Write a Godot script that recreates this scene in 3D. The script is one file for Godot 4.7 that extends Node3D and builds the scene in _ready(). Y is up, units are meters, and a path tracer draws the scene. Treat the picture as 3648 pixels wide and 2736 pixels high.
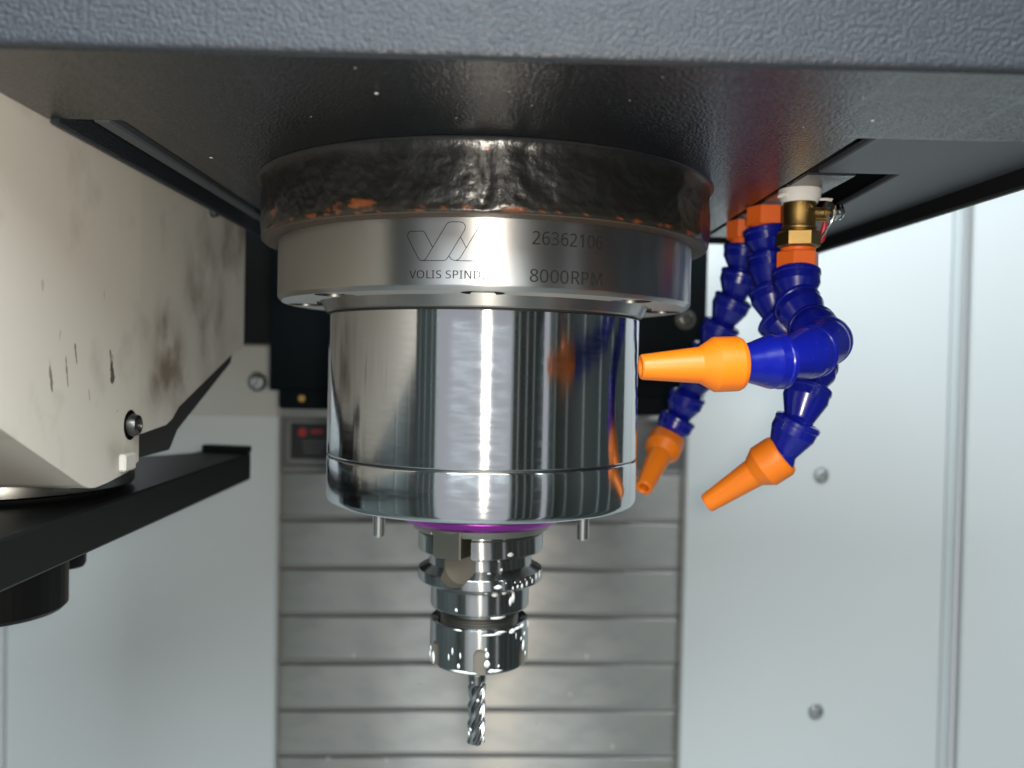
extends Node3D
# Milling spindle close-up. Units below are millimetres about the spindle axis (x right, y up from eye level, z towards the viewer); v3() turns them to metres.
const MM := 0.001
const EYE_Y := 1.30
var M := {}
var taken := {}

func v3(x: float, y: float, z: float) -> Vector3:
	return Vector3(x * MM, y * MM + EYE_Y, z * MM)

func q(v: Vector3) -> Vector3:
	return v * MM

func _ready() -> void:
	make_camera()
	make_light()
	make_materials()
	make_enclosure()
	make_way_cover()
	make_head()
	await make_spindle()
	await make_holder()
	make_mill()
	make_hoses()
	make_valve()
	make_changer()

# ---------------------------------------------------------------- camera, light
func make_camera() -> void:
	var c := Camera3D.new()
	c.name = "camera"
	c.fov = 49.08
	c.near = 0.02
	c.far = 20.0
	var roll := -0.01977
	var pitch := -0.0202
	var yaw := 0.01658
	c.basis = Basis(Vector3.UP, -yaw) * Basis(Vector3.RIGHT, pitch) * Basis(Vector3.BACK, -roll)
	c.position = v3(6.99, 0, 413.3)
	var a := CameraAttributesPhysical.new()
	a.frustum_focus_distance = 0.335
	a.frustum_focal_length = 6.4
	a.exposure_aperture = 1.7
	c.attributes = a
	add_child(c)
	c.fov = 49.08

func make_light() -> void:
	var w := WorldEnvironment.new()
	w.name = "workshop_air"
	var e := Environment.new()
	e.background_mode = Environment.BG_COLOR
	e.background_color = Color(0.56, 0.575, 0.615).linear_to_srgb()
	e.tonemap_mode = Environment.TONE_MAPPER_LINEAR
	e.tonemap_exposure = 1.0
	e.sdfgi_enabled = true
	e.ssao_enabled = true
	e.ssil_enabled = true
	w.environment = e
	add_child(w)
	# the phone's flash, beside the lens
	var f := OmniLight3D.new()
	f.name = "camera_flash"
	f.position = v3(6.99 + 10, 3, 414)
	f.light_energy = 0.115
	f.light_color = Color(1.0, 0.965, 0.90)
	f.light_size = 0.0035
	f.omni_range = 5.0
	f.omni_attenuation = 2.0
	f.shadow_enabled = true
	add_child(f)
	# workshop ceiling lamp in front of and above the open machine door
	var flash := put("camera_flash_lamp", lathe_mesh([[0.001, 1.2], [2.4, 1.0], [3.2, 0.0], [3.2, -1.0], [0.001, -1.0]], 24), glow("flash_glow", Color(1.0, 0.97, 0.9), 3.0), self, Vector3(17, 3 + EYE_Y * 1000.0, 415.5), Basis(Vector3.RIGHT, -PI / 2))
	tag(flash, "small round white flash lamp beside the viewpoint", "lamp")
	var panel := put("ceiling_lamp", box_mesh(Vector3(1800, 900, 30), 4.0), glow("lamp_glow", Color(0.90, 0.955, 0.985), 2.0), self, Vector3(250, 1000 + EYE_Y * 1000.0, 1150))
	panel.look_at_from_position(v3(250, 1000, 1150), v3(0, 0, -200), Vector3.UP)
	panel.translate_object_local(Vector3(0, 0, 0.03))
	tag(panel, "broad white ceiling lamp above the front of the open machine", "lamp")
	area("ceiling_lamp_light", Vector3(250, 1000, 1150), Vector3(0, 0, -200), Vector2(1.8, 0.9), 9.8, Color(0.90, 0.955, 0.985))

func glow(called: String, col: Color, energy: float) -> StandardMaterial3D:
	var m := mat(called, Color(0.8, 0.8, 0.8), 0.5)
	m.emission_enabled = true
	m.emission = col
	m.emission_energy_multiplier = energy
	return m

func area(called: String, at: Vector3, to: Vector3, size: Vector2, energy: float, col: Color) -> void:
	var l := AreaLight3D.new()
	l.name = called
	l.area_size = size
	l.light_energy = energy
	l.light_color = col
	l.shadow_enabled = true
	l.position = v3(at.x, at.y, at.z)
	add_child(l)
	l.look_at_from_position(l.position, v3(to.x, to.y, to.z), Vector3.UP)

# ---------------------------------------------------------------- naming
func numbered(called: String) -> String:
	var n: int = taken.get(called, 0)
	taken[called] = n + 1
	return called if n == 0 else "%s_%03d" % [called, n]

func thing(called: String, label: String, category: String, at: Vector3, group := "") -> Node3D:
	var o := Node3D.new()
	o.name = numbered(called)
	o.position = v3(at.x, at.y, at.z)
	add_child(o)
	tag(o, label, category, group)
	return o

func tag(o: Node, label: String, category: String, group := "") -> void:
	o.set_meta("label", label)
	o.set_meta("category", category)
	if group:
		o.set_meta("group", group)

func put(called: String, mesh: Mesh, mat: Material, parent: Node, at := Vector3.ZERO, basis := Basis.IDENTITY) -> MeshInstance3D:
	# at in mm, local to the parent
	var o := MeshInstance3D.new()
	o.name = called
	o.mesh = mesh
	o.material_override = mat
	o.transform = Transform3D(basis, at * MM)
	parent.add_child(o, true)
	return o

# ---------------------------------------------------------------- mesh building (mm in, metres out)
class Mb:
	var v := PackedVector3Array()
	var n := PackedVector3Array()
	var t := PackedVector2Array()
	var c := PackedColorArray()
	var use_c := false
	func tri(a: Vector3, b: Vector3, d: Vector3, na: Vector3, nb: Vector3, nd: Vector3, ta := Vector2.ZERO, tb := Vector2.ZERO, td := Vector2.ZERO, ca := Color.WHITE, cb := Color.WHITE, cd := Color.WHITE) -> void:
		var g := (b - a).cross(d - a)
		if g.length_squared() < 1e-14:
			return
		if g.dot(na + nb + nd) > 0.0:
			v.append_array(PackedVector3Array([a * 0.001, d * 0.001, b * 0.001]))
			n.append_array(PackedVector3Array([na, nd, nb]))
			t.append_array(PackedVector2Array([ta, td, tb]))
			c.append_array(PackedColorArray([ca, cd, cb]))
		else:
			v.append_array(PackedVector3Array([a * 0.001, b * 0.001, d * 0.001]))
			n.append_array(PackedVector3Array([na, nb, nd]))
			t.append_array(PackedVector2Array([ta, tb, td]))
			c.append_array(PackedColorArray([ca, cb, cd]))
	func flat(p: Array, out: Vector3) -> void:
		# a convex polygon, its normal on the side of out
		var nn: Vector3 = (p[1] - p[0]).cross(p[2] - p[0]).normalized()
		if nn.length_squared() < 0.5 and p.size() > 3:
			nn = (p[2] - p[0]).cross(p[3] - p[0]).normalized()
		if nn.dot(out) < 0.0:
			nn = -nn
		var ax := nn.cross(Vector3.UP if absf(nn.y) < 0.9 else Vector3.RIGHT).normalized()
		var ay := nn.cross(ax)
		for i in range(1, p.size() - 1):
			tri(p[0], p[i], p[i + 1], nn, nn, nn, Vector2(p[0].dot(ax), p[0].dot(ay)) * 0.01, Vector2(p[i].dot(ax), p[i].dot(ay)) * 0.01, Vector2(p[i + 1].dot(ax), p[i + 1].dot(ay)) * 0.01)
	func mesh() -> ArrayMesh:
		var m := ArrayMesh.new()
		var a := []
		a.resize(Mesh.ARRAY_MAX)
		a[Mesh.ARRAY_VERTEX] = v
		a[Mesh.ARRAY_NORMAL] = n
		a[Mesh.ARRAY_TEX_UV] = t
		if use_c:
			a[Mesh.ARRAY_COLOR] = c
		m.add_surface_from_arrays(Mesh.PRIMITIVE_TRIANGLES, a)
		return m
	# turned shape about local y: prof = [[r, y], ...] from top to bottom, outside on the right
	func lathe(prof: Array, segs := 96, sharp := 28.0, xf := Transform3D.IDENTITY) -> void:
		var k := prof.size()
		var sn := []
		for i in k - 1:
			var d := Vector2(prof[i + 1][0] - prof[i][0], prof[i + 1][1] - prof[i][1])
			sn.append(Vector2(-d.y, d.x).normalized())
		var along := 0.0
		for i in k - 1:
			var n0: Vector2 = sn[i]
			var n1: Vector2 = sn[i]
			if i > 0 and rad_to_deg(acos(clampf(sn[i].dot(sn[i - 1]), -1, 1))) < sharp:
				n0 = (sn[i] + sn[i - 1]).normalized()
			if i < k - 2 and rad_to_deg(acos(clampf(sn[i].dot(sn[i + 1]), -1, 1))) < sharp:
				n1 = (sn[i] + sn[i + 1]).normalized()
			var r0: float = prof[i][0]
			var y0: float = prof[i][1]
			var r1: float = prof[i + 1][0]
			var y1: float = prof[i + 1][1]
			var l := Vector2(r1 - r0, y1 - y0).length()
			for j in segs:
				var a0 := TAU * j / segs
				var a1 := TAU * (j + 1) / segs
				var d0 := Vector3(sin(a0), 0, cos(a0))
				var d1 := Vector3(sin(a1), 0, cos(a1))
				var p00 := xf * (d0 * r0 + Vector3(0, y0, 0))
				var p01 := xf * (d1 * r0 + Vector3(0, y0, 0))
				var p10 := xf * (d0 * r1 + Vector3(0, y1, 0))
				var p11 := xf * (d1 * r1 + Vector3(0, y1, 0))
				var q00 := (xf.basis * (d0 * n0.x + Vector3(0, n0.y, 0))).normalized()
				var q01 := (xf.basis * (d1 * n0.x + Vector3(0, n0.y, 0))).normalized()
				var q10 := (xf.basis * (d0 * n1.x + Vector3(0, n1.y, 0))).normalized()
				var q11 := (xf.basis * (d1 * n1.x + Vector3(0, n1.y, 0))).normalized()
				var u0 := float(j) / segs
				var u1 := float(j + 1) / segs
				var w0 := along * 0.01
				var w1 := (along + l) * 0.01
				tri(p00, p01, p11, q00, q01, q11, Vector2(u0, w0), Vector2(u1, w0), Vector2(u1, w1))
				tri(p00, p11, p10, q00, q11, q10, Vector2(u0, w0), Vector2(u1, w1), Vector2(u0, w1))
			along += l
	# bevelled box
	func box(center: Vector3, size: Vector3, bev := 0.6, xf := Transform3D.IDENTITY) -> void:
		var h := size * 0.5
		bev = minf(bev, minf(h.x, minf(h.y, h.z)) * 0.9)
		var e := h - Vector3.ONE * bev
		for ax in 3:
			for s in [-1.0, 1.0]:
				var b := (ax + 1) % 3
				var d := (ax + 2) % 3
				var f := []
				for st in [[-1, -1], [1, -1], [1, 1], [-1, 1]]:
					var p := Vector3.ZERO
					p[ax] = h[ax] * s
					p[b] = e[b] * st[0]
					p[d] = e[d] * st[1]
					f.append(xf * (center + p))
				var o := Vector3.ZERO
				o[ax] = s
				flat(f, xf.basis * o)
		if bev <= 0.0:
			return
		for ax in 3:
			var b := (ax + 1) % 3
			var d := (ax + 2) % 3
			for sb in [-1.0, 1.0]:
				for sd in [-1.0, 1.0]:
					var f := []
					for k in 4:
						var p := Vector3.ZERO
						p[ax] = e[ax] * (-1.0 if k == 0 or k == 3 else 1.0)
						p[b] = (h[b] if k < 2 else e[b]) * sb
						p[d] = (e[d] if k < 2 else h[d]) * sd
						f.append(xf * (center + p))
					var o := Vector3.ZERO
					o[b] = sb
					o[d] = sd
					flat(f, xf.basis * o)
		for sx in [-1.0, 1.0]:
			for sy in [-1.0, 1.0]:
				for sz in [-1.0, 1.0]:
					var sg := Vector3(sx, sy, sz)
					flat([xf * (center + Vector3(h.x, e.y, e.z) * sg), xf * (center + Vector3(e.x, h.y, e.z) * sg), xf * (center + Vector3(e.x, e.y, h.z) * sg)], xf.basis * sg)
	# polygon (2D, mm) pushed along local z from -depth to 0 with bevelled rims; xf places it
	func prism(poly: PackedVector2Array, depth: float, bev: float, xf: Transform3D) -> void:
		if Geometry2D.is_polygon_clockwise(poly):
			poly.reverse()
		var k := poly.size()
		var ins := PackedVector2Array()
		var nor := PackedVector2Array()
		for i in k:
			var a := poly[(i + k - 1) % k]
			var b := poly[i]
			var d := poly[(i + 1) % k]
			var n0 := Vector2((b - a).y, -(b - a).x).normalized()
			var n1 := Vector2((d - b).y, -(d - b).x).normalized()
			nor.append(n1)
			var m := (n0 + n1).normalized()
			ins.append(b - m * (bev / maxf(0.35, m.dot(n1))))
		var idx := Geometry2D.triangulate_polygon(ins)
		for side in 2:
			var zz := 0.0 if side == 0 else -depth
			var o := Vector3(0, 0, 1.0 if side == 0 else -1.0)
			for i in range(0, idx.size() - 2, 3):
				var f := []
				for j in 3:
					f.append(xf * Vector3(ins[idx[i + j]].x, ins[idx[i + j]].y, zz))
				flat(f, xf.basis * o)
			for i in k:
				var j := (i + 1) % k
				var zi := -bev if side == 0 else -depth + bev
				flat([xf * Vector3(ins[i].x, ins[i].y, zz), xf * Vector3(ins[j].x, ins[j].y, zz), xf * Vector3(poly[j].x, poly[j].y, zi), xf * Vector3(poly[i].x, poly[i].y, zi)], xf.basis * (o + Vector3(nor[i].x, nor[i].y, 0)))
		for i in k:
			var j := (i + 1) % k
			flat([xf * Vector3(poly[i].x, poly[i].y, -bev), xf * Vector3(poly[j].x, poly[j].y, -bev), xf * Vector3(poly[j].x, poly[j].y, -depth + bev), xf * Vector3(poly[i].x, poly[i].y, -depth + bev)], xf.basis * Vector3(nor[i].x, nor[i].y, 0))
	# small lens-shaped bead lying on a surface
	func bead(at: Vector3, nor: Vector3, up: Vector3, rx: float, ry: float, h: float) -> void:
		nor = nor.normalized()
		var ax := up.cross(nor).normalized()
		var ay := nor.cross(ax).normalized()
		var k := 12
		var rings := [[1.0, 0.0, 0.95], [0.8, 0.55, 0.7], [0.45, 0.88, 0.4], [0.0, 1.0, 0.0]]
		for i in 3:
			for j in k:
				var pp := []
				var nn := []
				for s in [[i, j], [i, j + 1], [i + 1, j + 1], [i + 1, j]]:
					var a: float = TAU * s[1] / k
					var rr: Array = rings[s[0]]
					var drop := 1.0 - 0.35 * maxf(0.0, sin(a))
					pp.append(at + ax * (cos(a) * rx * rr[0] * drop) + ay * (sin(a) * ry * rr[0]) + nor * (h * rr[1]))
					nn.append((ax * cos(a) * rr[2] + ay * sin(a) * rr[2] + nor * maxf(0.15, 1.0 - rr[2] * 0.7)).normalized())
				tri(pp[0], pp[1], pp[2], nn[0], nn[1], nn[2])
				tri(pp[0], pp[2], pp[3], nn[0], nn[2], nn[3])
	# flat ribbon through points on a surface (points and normals given)
	func ribbon(p: Array, nr: Array, w: float) -> void:
		for i in p.size() - 1:
			var d: Vector3 = (p[i + 1] - p[i]).normalized()
			var s0: Vector3 = d.cross(nr[i]).normalized() * w * 0.5
			var s1: Vector3 = d.cross(nr[i + 1]).normalized() * w * 0.5
			var e := d * w * 0.3
			tri(p[i] - s0 - e, p[i] + s0 - e, p[i + 1] + s1 + e, nr[i], nr[i], nr[i + 1])
			tri(p[i] - s0 - e, p[i + 1] + s1 + e, p[i + 1] - s1 + e, nr[i], nr[i + 1], nr[i + 1])
	# tube through points
	func tube(p: Array, r: Array, k := 12) -> void:
		for i in p.size() - 1:
			var d0: Vector3 = (p[mini(i + 1, p.size() - 1)] - p[maxi(i - 1, 0)]).normalized()
			var d1: Vector3 = (p[mini(i + 2, p.size() - 1)] - p[i]).normalized()
			var ref := Vector3.UP if absf(d0.y) < 0.9 else Vector3.RIGHT
			var x0 := d0.cross(ref).normalized()
			var x1 := d1.cross(ref).normalized()
			var y0 := d0.cross(x0)
			var y1 := d1.cross(x1)
			for j in k:
				var a := TAU * j / k
				var b := TAU * (j + 1) / k
				var n00 := x0 * cos(a) + y0 * sin(a)
				var n01 := x0 * cos(b) + y0 * sin(b)
				var n10 := x1 * cos(a) + y1 * sin(a)
				var n11 := x1 * cos(b) + y1 * sin(b)
				tri(p[i] + n00 * r[i], p[i] + n01 * r[i], p[i + 1] + n11 * r[i + 1], n00, n01, n11)
				tri(p[i] + n00 * r[i], p[i + 1] + n11 * r[i + 1], p[i + 1] + n10 * r[i + 1], n00, n11, n10)

func lathe_mesh(prof: Array, segs := 96, sharp := 28.0) -> ArrayMesh:
	var b := Mb.new()
	b.lathe(prof, segs, sharp)
	return b.mesh()

func box_mesh(size: Vector3, bev := 0.6) -> ArrayMesh:
	var b := Mb.new()
	b.box(Vector3.ZERO, size, bev)
	return b.mesh()

# a baked boolean, with creased normals and turned UVs about local y
func creased(src: Mesh, angle := 32.0) -> ArrayMesh:
	var vs := PackedVector3Array()
	var slot := PackedInt32Array()
	for s in src.get_surface_count():
		var arr := src.surface_get_arrays(s)
		var before := vs.size()
		if arr[Mesh.ARRAY_INDEX] != null and arr[Mesh.ARRAY_INDEX].size():
			for i in arr[Mesh.ARRAY_INDEX]:
				vs.append(arr[Mesh.ARRAY_VERTEX][i])
		else:
			vs.append_array(arr[Mesh.ARRAY_VERTEX])
		for i in (vs.size() - before) / 3:
			slot.append(s)
	var fn := PackedVector3Array()
	var at := {}
	for i in range(0, vs.size(), 3):
		var w := (vs[i + 2] - vs[i]).cross(vs[i + 1] - vs[i])
		fn.append(w)
		for j in 3:
			var key := Vector3i((vs[i + j] * 200000.0).round())
			if not at.has(key):
				at[key] = PackedInt32Array()
			at[key].append(i / 3)
	var parts := []
	for s in src.get_surface_count():
		parts.append(Mb.new())
	var lim := cos(deg_to_rad(angle))
	for i in range(0, vs.size(), 3):
		var f := i / 3
		if fn[f].length_squared() < 1e-24:
			continue
		var me := fn[f].normalized()
		var ns := []
		var us := []
		for j in 3:
			var sum := Vector3.ZERO
			for g in at[Vector3i((vs[i + j] * 200000.0).round())]:
				if fn[g].length_squared() > 1e-24 and fn[g].normalized().dot(me) > lim:
					sum += fn[g]
			ns.append(sum.normalized())
			us.append(fposmod(atan2(vs[i + j].x, vs[i + j].z) / TAU, 1.0))
		var big: float = maxf(us[0], maxf(us[1], us[2]))
		for j in 3:
			if big - us[j] > 0.5:
				us[j] += 1.0
		parts[slot[f]].tri(vs[i] * 1000.0, vs[i + 1] * 1000.0, vs[i + 2] * 1000.0, ns[0], ns[1], ns[2], Vector2(us[0], vs[i].y * 10.0), Vector2(us[1], vs[i + 1].y * 10.0), Vector2(us[2], vs[i + 2].y * 10.0))
	var out := ArrayMesh.new()
	for s in parts.size():
		out.add_surface_from_arrays(Mesh.PRIMITIVE_TRIANGLES, parts[s].mesh().surface_get_arrays(0))
		out.surface_set_material(s, src.surface_get_material(s))
	return out

func csg_spin(prof: Array, sides := 128) -> CSGPolygon3D:
	var p := CSGPolygon3D.new()
	var pts := PackedVector2Array()
	for a in prof:
		pts.append(Vector2(a[0], a[1]) * MM)
	p.polygon = pts
	p.mode = CSGPolygon3D.MODE_SPIN
	p.spin_degrees = 360
	p.spin_sides = sides
	return p

func bake(base: CSGPolygon3D, cuts: Array, mat_base: Material, mat_cut: Material) -> Mesh:
	base.material = mat_base
	var root := CSGCombiner3D.new()
	root.name = "cutting"
	add_child(root)
	root.add_child(base)
	for c in cuts:
		c.operation = CSGShape3D.OPERATION_SUBTRACTION
		c.material = mat_cut
		root.add_child(c)
	var m: Mesh = null
	for i in 6:
		await get_tree().process_frame
		m = root.bake_static_mesh()
		if m:
			break
	remove_child(root)
	root.free()
	return m

func csg_box(size: Vector3, xf: Transform3D) -> CSGBox3D:
	var b := CSGBox3D.new()
	b.size = size * MM
	b.transform = Transform3D(xf.basis, xf.origin * MM)
	return b

func csg_cyl(r: float, h: float, xf: Transform3D, sides := 40) -> CSGCylinder3D:
	var b := CSGCylinder3D.new()
	b.radius = r * MM
	b.height = h * MM
	b.sides = sides
	b.transform = Transform3D(xf.basis, xf.origin * MM)
	return b

# ---------------------------------------------------------------- materials
func noise_tex(freq: float, size := 512, kind := FastNoiseLite.TYPE_SIMPLEX_SMOOTH, oct := 3, seed_ := 1, ramp: Gradient = null) -> NoiseTexture2D:
	var f := FastNoiseLite.new()
	f.noise_type = kind
	f.frequency = freq
	f.seed = seed_
	f.fractal_octaves = oct
	var t := NoiseTexture2D.new()
	t.width = size
	t.height = size
	t.seamless = true
	t.noise = f
	if ramp:
		t.color_ramp = ramp
	return t

func grad(stops: Array) -> Gradient:
	var g := Gradient.new()
	g.offsets = PackedFloat32Array()
	g.colors = PackedColorArray()
	var o := PackedFloat32Array()
	var c := PackedColorArray()
	for s in stops:
		o.append(s[0])
		c.append(s[1] if s[1] is Color else Color(s[1], s[1], s[1]))
	g.offsets = o
	g.colors = c
	return g

func lin(r: float, g: float, b: float) -> Color:
	return Color(r, g, b).linear_to_srgb()

func mat(called: String, col: Color, rough: float, metal := 0.0) -> StandardMaterial3D:
	var m := StandardMaterial3D.new()
	m.resource_name = called
	m.albedo_color = col
	m.roughness = rough
	m.metallic = metal
	M[called] = m
	return m

func relief(m: StandardMaterial3D, t: Texture2D, cm: float, tile_mm: float, world := false) -> void:
	m.heightmap_enabled = true
	m.heightmap_texture = t
	m.heightmap_scale = cm
	m.uv1_triplanar = true
	m.uv1_world_triplanar = world
	m.uv1_scale = Vector3.ONE * (1000.0 / tile_mm)

func brushed(m: StandardMaterial3D, aniso: float, relief_cm := 0.0, tex: Texture2D = null, scale := Vector3(1, 1, 1)) -> void:
	m.anisotropy_enabled = true
	m.anisotropy = aniso
	if tex:
		m.heightmap_enabled = true
		m.heightmap_texture = tex
		m.heightmap_scale = relief_cm
		m.uv1_scale = scale

func make_materials() -> void:
	var peel := noise_tex(0.055, 512, FastNoiseLite.TYPE_SIMPLEX_SMOOTH, 3, 3)
	var pebble := pebble_tex()
	var lumps := noise_tex(0.02, 512, FastNoiseLite.TYPE_SIMPLEX_SMOOTH, 4, 8)
	var fine := noise_tex(0.16, 512, FastNoiseLite.TYPE_SIMPLEX_SMOOTH, 2, 5)
	var m := mat("head_paint", lin(0.023, 0.026, 0.032), 0.36)
	m.metallic_specular = 0.37
	relief(m, pebble, 0.04, 34.0)
	m = mat("cast_paint", lin(0.011, 0.011, 0.012), 0.17)
	relief(m, peel, 0.018, 54.0)
	m = mat("lip_paint", lin(0.010, 0.011, 0.013), 0.17)
	m.metallic_specular = 0.65
	relief(m, peel, 0.026, 46.0)
	m = mat("flange_paint", lin(0.05, 0.058, 0.066), 0.42)
	relief(m, fine, 0.01, 40.0)
	m = mat("black_paint", lin(0.004, 0.006, 0.007), 0.5)
	m.metallic_specular = 0.15
	m = mat("black_satin", lin(0.008, 0.009, 0.009), 0.4)
	m.metallic_specular = 0.25
	m = mat("black_rubber", lin(0.012, 0.012, 0.011), 0.8)
	m = mat("boss_paint", Color.WHITE, 0.31)
	m.vertex_color_use_as_albedo = true
	relief(m, lumps, 0.024, 60.0)
	m = mat("boss_lip", lin(0.055, 0.038, 0.026), 0.5)
	# metals
	var scratch := scratch_tex()
	m = mat("polished_steel", lin(0.505, 0.52, 0.53), 0.16, 1.0)
	m.roughness_texture = noise_tex(0.02, 512, FastNoiseLite.TYPE_SIMPLEX_SMOOTH, 5, 61, grad([[0.2, 0.7], [0.5, 0.84], [0.8, 1.0]]))
	m.clearcoat_enabled = true
	m.clearcoat = 1.0
	m.clearcoat_roughness = 0.04
	brushed(m, -1.0, 0.0007, scratch, Vector3(3, 3, 1))
	m = mat("ground_steel", lin(0.44, 0.43, 0.415), 0.37, 1.0)
	brushed(m, -0.86, 0.0008, scratch, Vector3(4, 4, 1))
	m = mat("holder_steel", lin(0.39, 0.39, 0.38), 0.21, 1.0)
	brushed(m, -1.0, 0.0005, scratch, Vector3(2, 4, 1))
	m = mat("dull_steel", lin(0.33, 0.31, 0.27), 0.42, 1.0)
	m = mat("slot_steel", lin(0.20, 0.185, 0.155), 0.55, 0.7)
	m = mat("thread_steel", lin(0.30, 0.29, 0.27), 0.4, 1.0)
	m = mat("dark_steel", lin(0.12, 0.12, 0.115), 0.34, 1.0)
	m = mat("bright_steel", lin(0.66, 0.65, 0.62), 0.22, 1.0)
	m = mat("bolt_steel", lin(0.55, 0.56, 0.56), 0.42, 1.0)
	m = mat("carbide", lin(0.38, 0.38, 0.38), 0.2, 1.0)
	m = mat("purple", lin(0.40, 0.055, 0.42), 0.34, 1.0)
	m.metallic_specular = 0.3
	relief(m, fine, 0.004, 20.0)
	m = mat("engraving", lin(0.02, 0.02, 0.019), 0.8)
	m.metallic_specular = 0.15
	m = mat("brass", lin(0.36, 0.235, 0.085), 0.38, 1.0)
	relief(m, fine, 0.006, 14.0)
	m = mat("chrome", lin(0.7, 0.7, 0.7), 0.15, 1.0)
	# plastics
	m = mat("blue_plastic", lin(0.004, 0.008, 0.22), 0.30)
	m.roughness_texture = noise_tex(0.03, 256, FastNoiseLite.TYPE_SIMPLEX_SMOOTH, 5, 81, grad([[0.2, 0.6], [0.8, 1.0]]))
	m.uv1_triplanar = true
	m.uv1_scale = Vector3.ONE * 25.0
	m = mat("orange_plastic", lin(0.78, 0.18, 0.004), 0.4)
	relief(m, fine, 0.001, 22.0)
	m = mat("nut_plastic", lin(0.78, 0.135, 0.016), 0.42)
	m = mat("red_plastic", lin(0.5, 0.012, 0.03), 0.4)
	m = mat("tape", lin(0.72, 0.69, 0.66), 0.6)
	relief(m, fine, 0.02, 20.0)
	m = mat("coolant", lin(0.78, 0.78, 0.76), 0.3)
	m = mat("speck", lin(0.6, 0.6, 0.58), 0.5)
	# sheet metal of the enclosure
	m = mat("panel_paint", lin(0.66, 0.675, 0.665), 0.42)
	m = mat("panel_edge", lin(0.55, 0.585, 0.58), 0.45)
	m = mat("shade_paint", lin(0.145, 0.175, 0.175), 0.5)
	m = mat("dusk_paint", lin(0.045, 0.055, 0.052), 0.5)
	m = mat("post_paint", lin(0.28, 0.31, 0.30), 0.5)
	m = mat("changer_plain", lin(0.55, 0.525, 0.475), 0.5)
	relief(m, fine, 0.006, 60.0)
	# slats
	var smear := noise_tex(0.012, 512, FastNoiseLite.TYPE_SIMPLEX_SMOOTH, 4, 21, grad([[0.25, Color(0.92, 0.92, 0.91)], [0.5, Color(0.96, 0.96, 0.95)], [0.75, Color(0.98, 0.97, 0.95)]]))
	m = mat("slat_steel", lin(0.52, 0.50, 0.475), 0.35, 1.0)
	m.albedo_texture = smear
	brushed(m, -1.0)
	m.uv1_scale = Vector3(0.25, 0.6, 1)
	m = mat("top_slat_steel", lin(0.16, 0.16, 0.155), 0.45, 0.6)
	m = mat("wiper", lin(0.25, 0.245, 0.235), 0.6)
	m = mat("plate_black", lin(0.012, 0.012, 0.013), 0.35)
	m = mat("plate_red", lin(0.45, 0.02, 0.03), 0.5)
	m = mat("plate_grey", lin(0.16, 0.16, 0.16), 0.5)

func pebble_tex() -> NoiseTexture2D:
	var f := FastNoiseLite.new()
	f.noise_type = FastNoiseLite.TYPE_CELLULAR
	f.cellular_return_type = FastNoiseLite.RETURN_DISTANCE
	f.cellular_jitter = 1.0
	f.frequency = 0.055
	f.seed = 19
	f.fractal_octaves = 2
	f.domain_warp_enabled = true
	f.domain_warp_amplitude = 12.0
	f.domain_warp_frequency = 0.05
	var t := NoiseTexture2D.new()
	t.width = 512
	t.height = 512
	t.seamless = true
	t.invert = true
	t.noise = f
	return t

func scratch_tex() -> ImageTexture:
	var w := 1024
	var h := 512
	var im := Image.create(w, h, false, Image.FORMAT_L8)
	var rng := RandomNumberGenerator.new()
	rng.seed = 41
	im.fill(Color(0.5, 0.5, 0.5))
	for i in 800:
		var y := rng.randi_range(0, h - 1)
		var x := rng.randi_range(0, w - 1)
		var l := rng.randi_range(60, 400)
		var g := 0.5 + rng.randf_range(-0.28, 0.28)
		im.fill_rect(Rect2i(x, y, mini(l, w - x), 1), Color(g, g, g))
		if x + l > w:
			im.fill_rect(Rect2i(0, y, x + l - w, 1), Color(g, g, g))
	for i in 70:
		var x := rng.randf_range(0, w)
		var y := rng.randf_range(0, h)
		var a := rng.randf_range(-0.5, 0.5)
		for s in rng.randi_range(15, 60):
			im.set_pixel(posmod(int(x + s * cos(a)), w), posmod(int(y + s * sin(a) * 1.4), h), Color(0.05, 0.05, 0.05))
	return ImageTexture.create_from_image(im)

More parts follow.
